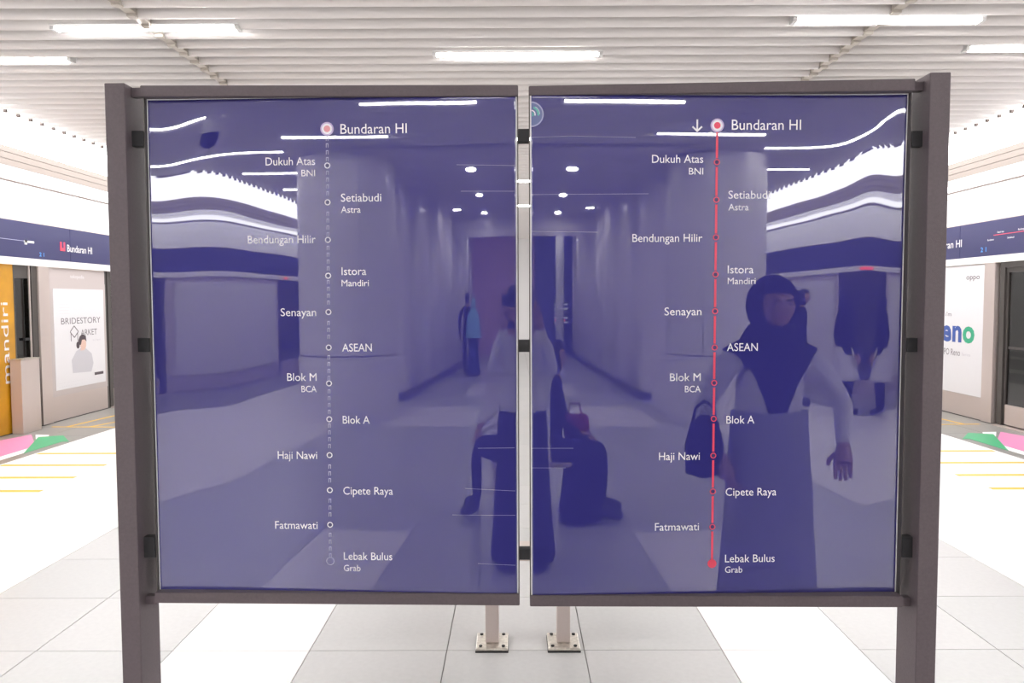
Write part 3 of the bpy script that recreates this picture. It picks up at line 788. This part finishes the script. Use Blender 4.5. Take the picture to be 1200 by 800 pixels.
# ------------------------------------------------------------------ people (seen mirrored in the maps)
def cloth(name,col): return mat(name,col,.85,spec=.2,bump=.25,bscale=25)
SK=mat('skin',(.42,.25,.17),.55); HAIR=mat('hair',(.02,.015,.015),.6); WHITE=cloth('white_cloth',(.72,.70,.72)); NAVYC=cloth('dark_trousers',(.022,.022,.035)); BLACKC=cloth('black_cloth',(.012,.012,.018)); SHOE=mat('shoe',(.03,.03,.035),.5)
BLUEC=cloth('pale_blue_cloth',(.28,.58,.85)); REDC=cloth('red_cloth',(.28,.05,.07)); GREYC=cloth('grey_cloth',(.40,.38,.42)); EYE=mat('eye',(.02,.02,.02),.2); LIP=mat('lips',(.40,.14,.12),.5)
def tube(bm,pts,rads,n=8,mi=0):
    prev=None
    for k,p in enumerate(pts):
        p=Vector(p)
        d=(Vector(pts[min(k+1,len(pts)-1)])-Vector(pts[max(k-1,0)])).normalized()
        a=d.orthogonal().normalized() if prev is None else (prev-d*prev.dot(d)).normalized(); prev=a
        b=d.cross(a); r=rads[k]
        ring=[bm.verts.new(p+a*math.cos(2*math.pi*i/n)*r+b*math.sin(2*math.pi*i/n)*r) for i in range(n)]
        if k==0: bm.faces.new(ring).material_index=mi
        else:
            for i in range(n): bm.faces.new((old[i],old[(i+1)%n],ring[(i+1)%n],ring[i])).material_index=mi
        old=ring
    bm.faces.new(list(reversed(old))).material_index=mi
def body_mesh(J,E,R,emat,mats,hands,head,tilt=0.0,hsc=1.0):
    names_=list(J); idx={n:i for i,n in enumerate(names_)}
    me=bpy.data.meshes.new('sk'); me.from_pydata([J[n] for n in names_],[(idx[a],idx[b]) for a,b,_ in E],[])
    o=bpy.data.objects.new('sk',me); COL.objects.link(o)
    md=o.modifiers.new('Skin','SKIN'); md.use_smooth_shade=True
    if not me.skin_vertices:
        bpy.context.view_layer.objects.active=o
    lay=me.skin_vertices[0].data
    for n in names_:
        r=R[n]; lay[idx[n]].radius=(r if isinstance(r,tuple) else (r,r)); lay[idx[n]].use_root=(n=='pelvis')
    sd=o.modifiers.new('Sub','SUBSURF'); sd.levels=2; sd.render_levels=2
    dg=bpy.context.evaluated_depsgraph_get(); ev=bpy.data.meshes.new_from_object(o.evaluated_get(dg))
    bm=NB(); bm.from_mesh(ev); bpy.data.objects.remove(o); bpy.data.meshes.remove(ev)
    segs_=[(Vector(J[a]),Vector(J[b]),m) for a,b,m in E]
    for f in bm.faces:
        c=f.calc_center_median(); best=9;bi=0
        for a,b,m in segs_:
            ab=b-a; t=max(0,min(1,(c-a).dot(ab)/max(1e-9,ab.length_squared))); d=(c-(a+ab*t)).length
            if d<best: best=d;bi=m
        f.material_index=bi
    # head
    hc=Vector(head); F=Matrix.Rotation(tilt,3,'X')
    hb=bmesh.ops.create_uvsphere(bm,u_segments=28,v_segments=20,radius=1)
    for v in hb['verts']:
        x,y,z=v.co
        jaw=1-.28*max(0,-z)**1.5
        q=Vector((x*.076*jaw,y*.096*(1-.10*max(0,-z)),z*.118))
        if y<-.55: q.y+=.010*(1 if z>.05 else .3)      # flatten the face plane
        if abs(x)<.22 and y<-.8 and -.28<z<.12: q.y-=.018*(1-abs(x)/.22)*(1 if z<-.05 else .5)
        v.co=hc+F@(q*hsc)
        for f in v.link_faces: f.material_index=0
    def blob(p,r,mi,sc=(1,1,1)):
        g=bmesh.ops.create_icosphere(bm,subdivisions=2,radius=r)
        for v in g['verts']:
            v.co=hc+F@((Vector((v.co.x*sc[0],v.co.y*sc[1],v.co.z*sc[2]))+Vector(p))*hsc)
            for f in v.link_faces: f.material_index=mi
    for s in (-1,1):
        blob((s*.030,-.080,.004),.0105,4,(1.2,.6,.7)); blob((s*.030,-.084,.026),.014,5,(1.3,.4,.25))
        blob((s*.076,.004,-.004),.024,0,(.35,.7,1.1))
    blob((0,-.084,-.052),.017,6,(1.3,.5,.38))
    # hands: palm + five separate bent fingers
    for (wr,dr,up) in hands:
        wr=Vector(wr); dr=Vector(dr).normalized(); up=Vector(up); up=(up-dr*up.dot(dr)).normalized(); sdv=dr.cross(up)
        tube(bm,[wr-dr*.02,wr+dr*.02,wr+dr*.06,wr+dr*.085],[.024,.031,.036,.028],10,0)
        for k,(o_,L) in enumerate(((-.026,.068),(-.009,.078),(.009,.073),(.026,.058))):
            b0=wr+dr*.078+sdv*o_; tube(bm,[b0-dr*.012,b0+dr*L*.45,b0+dr*L*.78-up*.012,b0+dr*L*.92-up*.030],[.0095,.009,.008,.006],8,0)
        tb=wr+dr*.03-sdv*.028; tube(bm,[tb,tb-sdv*.022+dr*.022-up*.01,tb-sdv*.026+dr*.048-up*.018],[.012,.010,.007],8,0)
    me2=bpy.data.meshes.new('body'); bm.to_mesh(me2); bm.free()
    return me2
def person(label,loc,rz,h=1.62,shirt=WHITE,legs=NAVYC,arms=None,seat=False,hair='short',hairm=None,skirt=None,tilt=0.0,sleeves=True,twist=0,group=None,legpose=None):
    t=thing('person',label,'person',loc,rz,group=group); k=h/1.70; t.scale=(k,k,k)
    zp=.55 if seat else .93; dz=zp-.93
    J={'pelvis':(0,0,zp),'spine':(0,.01,zp+.20),'chest':(0,.005,zp+.37),'neck0':(0,.0,zp+.50),'neck1':(0,-.01,zp+.60)}
    E=[('pelvis','spine',2),('spine','chest',1),('chest','neck0',1),('neck0','neck1',0)]
    E[0]=('pelvis','spine',1)
    R={'pelvis':(.155,.11),'spine':(.135,.095),'chest':(.15,.10),'neck0':(.068,.06),'neck1':(.05,.05)}
    hands=[]
    A=arms or {}
    for s,n in ((-1,'r'),(1,'l')):
        sh=(s*.175,0,zp+.455); el,wr,up=A.get(n,((s*.25,.03,zp+.20),(s*.25,-.05,zp-.04),(s,0,0)))
        J['sh'+n]=sh; J['el'+n]=el; J['wr'+n]=wr
        E+= [('neck0','sh'+n,1),('sh'+n,'el'+n,1),('el'+n,'wr'+n,1 if sleeves else 0)]
        R['sh'+n]=.062; R['el'+n]=.043; R['wr'+n]=.027
        hands.append((wr,Vector(wr)-Vector(el),up))
        if legpose: kn,an,to=legpose[n]
        elif seat: kn,an,to=((s*.12,-.45,.53),(s*.12,-.43,.10),(s*.13,-.62,.05))
        else: kn,an,to=((s*.105,-.02,.50),(s*.105,.02,.09),(s*.125,-.15,.035))
        J['hp'+n]=(s*.095,0,zp-.04); J['kn'+n]=kn; J['an'+n]=an; J['to'+n]=to
        E+= [('pelvis','hp'+n,2),('hp'+n,'kn'+n,2),('kn'+n,'an'+n,2),('an'+n,'to'+n,3)]
        R['hp'+n]=.095; R['kn'+n]=.070; R['an'+n]=.054; R['to'+n]=(.046,.040)
    hc=(0,-.025,zp+.70)
    me=body_mesh(J,E,R,None,None,hands,hc,tilt)
    b=link('body',me,[SK,shirt,legs,SHOE,EYE,hairm or HAIR,LIP],t,smooth=True)
    hm=hairm or HAIR
    bm=NB()
    g=bmesh.ops.create_uvsphere(bm,u_segments=32,v_segments=20,radius=1)
    F=Matrix.Rotation(tilt,3,'X')
    if hair=='short' or hair=='long':
        for v in g['verts']:
            x,y,z=v.co; q=Vector((x*.086,y*.106+.006,z*.126+.008))
            if y<-.2 and z<.45: q.y=max(q.y,-.02+.03*z)
            if hair=='long' and y>-.1 and z<0: q.z*=1.9
            v.co=Vector(hc)+F@q
        obj('hair',bm,hm,t,smooth=True)
    else:
        for v in g['verts']:
            x,y,z=v.co; q=Vector((x*.098,y*.116+.010,z*.138+.004))
            if y<-.35 and -.62<z<.42 and abs(x)<.72: q.y=-.045
            v.co=Vector(hc)+F@q
        n=36; zt=zp+.62
        prof=[(.085,zt),(.12,zt-.07),(.185,zt-.14),(.14,zt-.24),(.05,zt-.33)] if hair=='hijab' else [(.09,zt),(.15,zt-.1),(.26,zt-.22),(.33,zt-.42),(.36,zt-.62),(.37,zt-.70)]
        rings=[]
        for j,(r,z) in enumerate(prof):
            ring=[]
            for i in range(n):
                a=2*math.pi*i/n; fold=1+.05*math.sin(7*a+z*9)*(j/len(prof))
                drop=0
                if hair=='hijab' and j>=2: drop=-.26*max(0,-math.sin(a))**6*(j-1)/3-.22*max(0,math.sin(a))**6*(j-1)/3+.10*abs(math.cos(a))**2*(j-1)/3
                ry=r*(.66 if j>1 else .85)
                if hair=='hijab' and j>=3: ry=min(ry,.135)
                ring.append(bm.verts.new((r*fold*math.cos(a),ry*fold*math.sin(a),z+drop)))
            rings.append(ring)
        for j in range(len(rings)-1):
            for i in range(n): bm.faces.new((rings[j][i],rings[j+1][i],rings[j+1][(i+1)%n],rings[j][(i+1)%n]))
        obj('headscarf',bm,hm,t,smooth=True)
    if skirt:
        m,zt,zb,rb=skirt[:4]; bm=NB(); sc=skirt[4] if len(skirt)>4 else 0
        prof=[(rb*(1-.0*j)+(.15-rb)*(j/8)**.8, zb+(zt-zb)*j/8) for j in range(9)]
        lathe(bm,prof,40,1,.78,c=(0,sc),wav=lambda a,z:1+.05*math.sin(9*a)*(1-(z-zb)/(zt-zb)))
        obj('skirt',bm,m,t,smooth=True)
    return t
PI=math.pi
# facing +Y (toward the maps) is rz = PI
person('person in white shirt and long dark skirt holding up a phone between the mirrored maps',(.03,-.34,0),PI,1.63,WHITE,NAVYC,skirt=(NAVYC,.98,.06,.25),hair='long',
       arms={'r':((-.24,-.10,1.22),(-.10,-.27,1.52),(0,1,0)),'l':((.24,-.10,1.22),(.10,-.27,1.52),(0,1,0))},tilt=-.05)
ph=thing('smartphone','dark phone held up by the person mirrored between the maps','phone',(.0,-.03,1.6))
obj('case',bx(-.078,.078,-.009,0,-.037,.037,bev=.003),M['rubber'],ph); obj('screen',bx(-.07,.07,-.0102,-.0091,-.033,.033),M['screen'],ph)
person('woman in white blouse and dark headscarf standing mirrored in the right map',(1.16,.95,0),PI-.12,1.64,WHITE,GREYC,
       arms={'r':((-.33,.04,1.17),(-.24,-.13,1.00),(0,0,1)),'l':((.25,.06,1.17),(.20,-.02,.95),(1,0,0))},hair='hijab',hairm=BLACKC,skirt=(cloth('pale_skirt',(.30,.30,.38)),1.16,.06,.215)).scale.x*=1.18
bg=thing('handbag','dark handbag hanging beside the woman mirrored in the right map','bag',(.86,1.0,.98))
lathe(b2:=NB(),[(.02,-.14),(.08,-.12),(.085,0),(.06,.10),(.015,.13)],24,1,.45); obj('bag_body',b2,BLACKC,bg,smooth=True)
b2=NB(); tube(b2,[(-.05,0,.1),(-.04,0,.16),(0,0,.19),(.04,0,.16),(.05,0,.1)],[.007]*5,8); obj('strap',b2,BLACKC,bg,smooth=True)
rb=thing('waiting_bench','low steel bench behind the viewer, mirrored below the gap','bench',(.03,-1.45,0))
obj('seat',bx(-.28,.62,-.25,.25,.40,.44,bev=.01),M['steel'],rb)
for a in (-.22,.56):
    obj('leg',bx(a-.03,a+.03,-.2,-.14,0,.40),M['steel'],rb); obj('leg',bx(a-.03,a+.03,.14,.2,0,.40),M['steel'],rb)
person('seated person in dark trousers with one leg forward, mirrored low in the left map',(-.04,-1.42,0),-PI/2,1.68,WHITE,NAVYC,seat=True,
       arms={'r':((-.24,-.08,.78),(-.16,-.36,.66),(0,0,1)),'l':((.24,-.08,.78),(.16,-.36,.66),(0,0,1))})
person('seated person in long dark skirt with red bag, mirrored low in the right map',(.36,-1.40,0),PI/2+.15,1.62,BLACKC,NAVYC,seat=True,hair='long',
       arms={'r':((-.24,-.10,.76),(-.08,-.30,.66),(0,0,1)),'l':((.24,-.10,.76),(.08,-.30,.66),(0,0,1))},skirt=(BLACKC,.66,.04,.30,-.26))
rg=thing('red_bag','small red bag resting on the lap of the seated person in dark coat','bag',(.58,-1.40,.64))
obj('bag_body',bx(-.12,.12,-.07,.07,-.06,.12,bev=.025),REDC,rg,smooth=True)
b2=NB(); tube(b2,[(-.07,0,.11),(-.05,0,.2),(.05,0,.2),(.07,0,.11)],[.008]*4,8); obj('handle',b2,REDC,rg,smooth=True)
person('man in black walking away down the mirrored passage at left',(-2.02,-12.6,0),0,1.72,BLACKC,NAVYC)
person('woman in pale blue long headscarf and navy skirt walking in the mirrored passage',(-1.72,-12.3,0),.1,1.60,BLUEC,NAVYC,hair='cape',hairm=BLUEC,skirt=(cloth('navy_skirt',(.03,.06,.20)),1.0,.05,.34))
person('woman in dark top and patterned white skirt waiting by the mirrored right doors',(5.0,-6.3,0),PI/2,1.62,BLACKC,NAVYC,hair='hijab',hairm=BLACKC,skirt=(WHITE,.98,.50,.25))
person('person in dark jacket standing by the mirrored right doors beside the patterned skirt',(4.75,-7.2,0),PI/2+.4,1.70,BLACKC,NAVYC)
person('person in white shirt at the outer edge of the right map, by the doors',(4.95,-5.0,0),PI/2,1.66,WHITE,NAVYC)
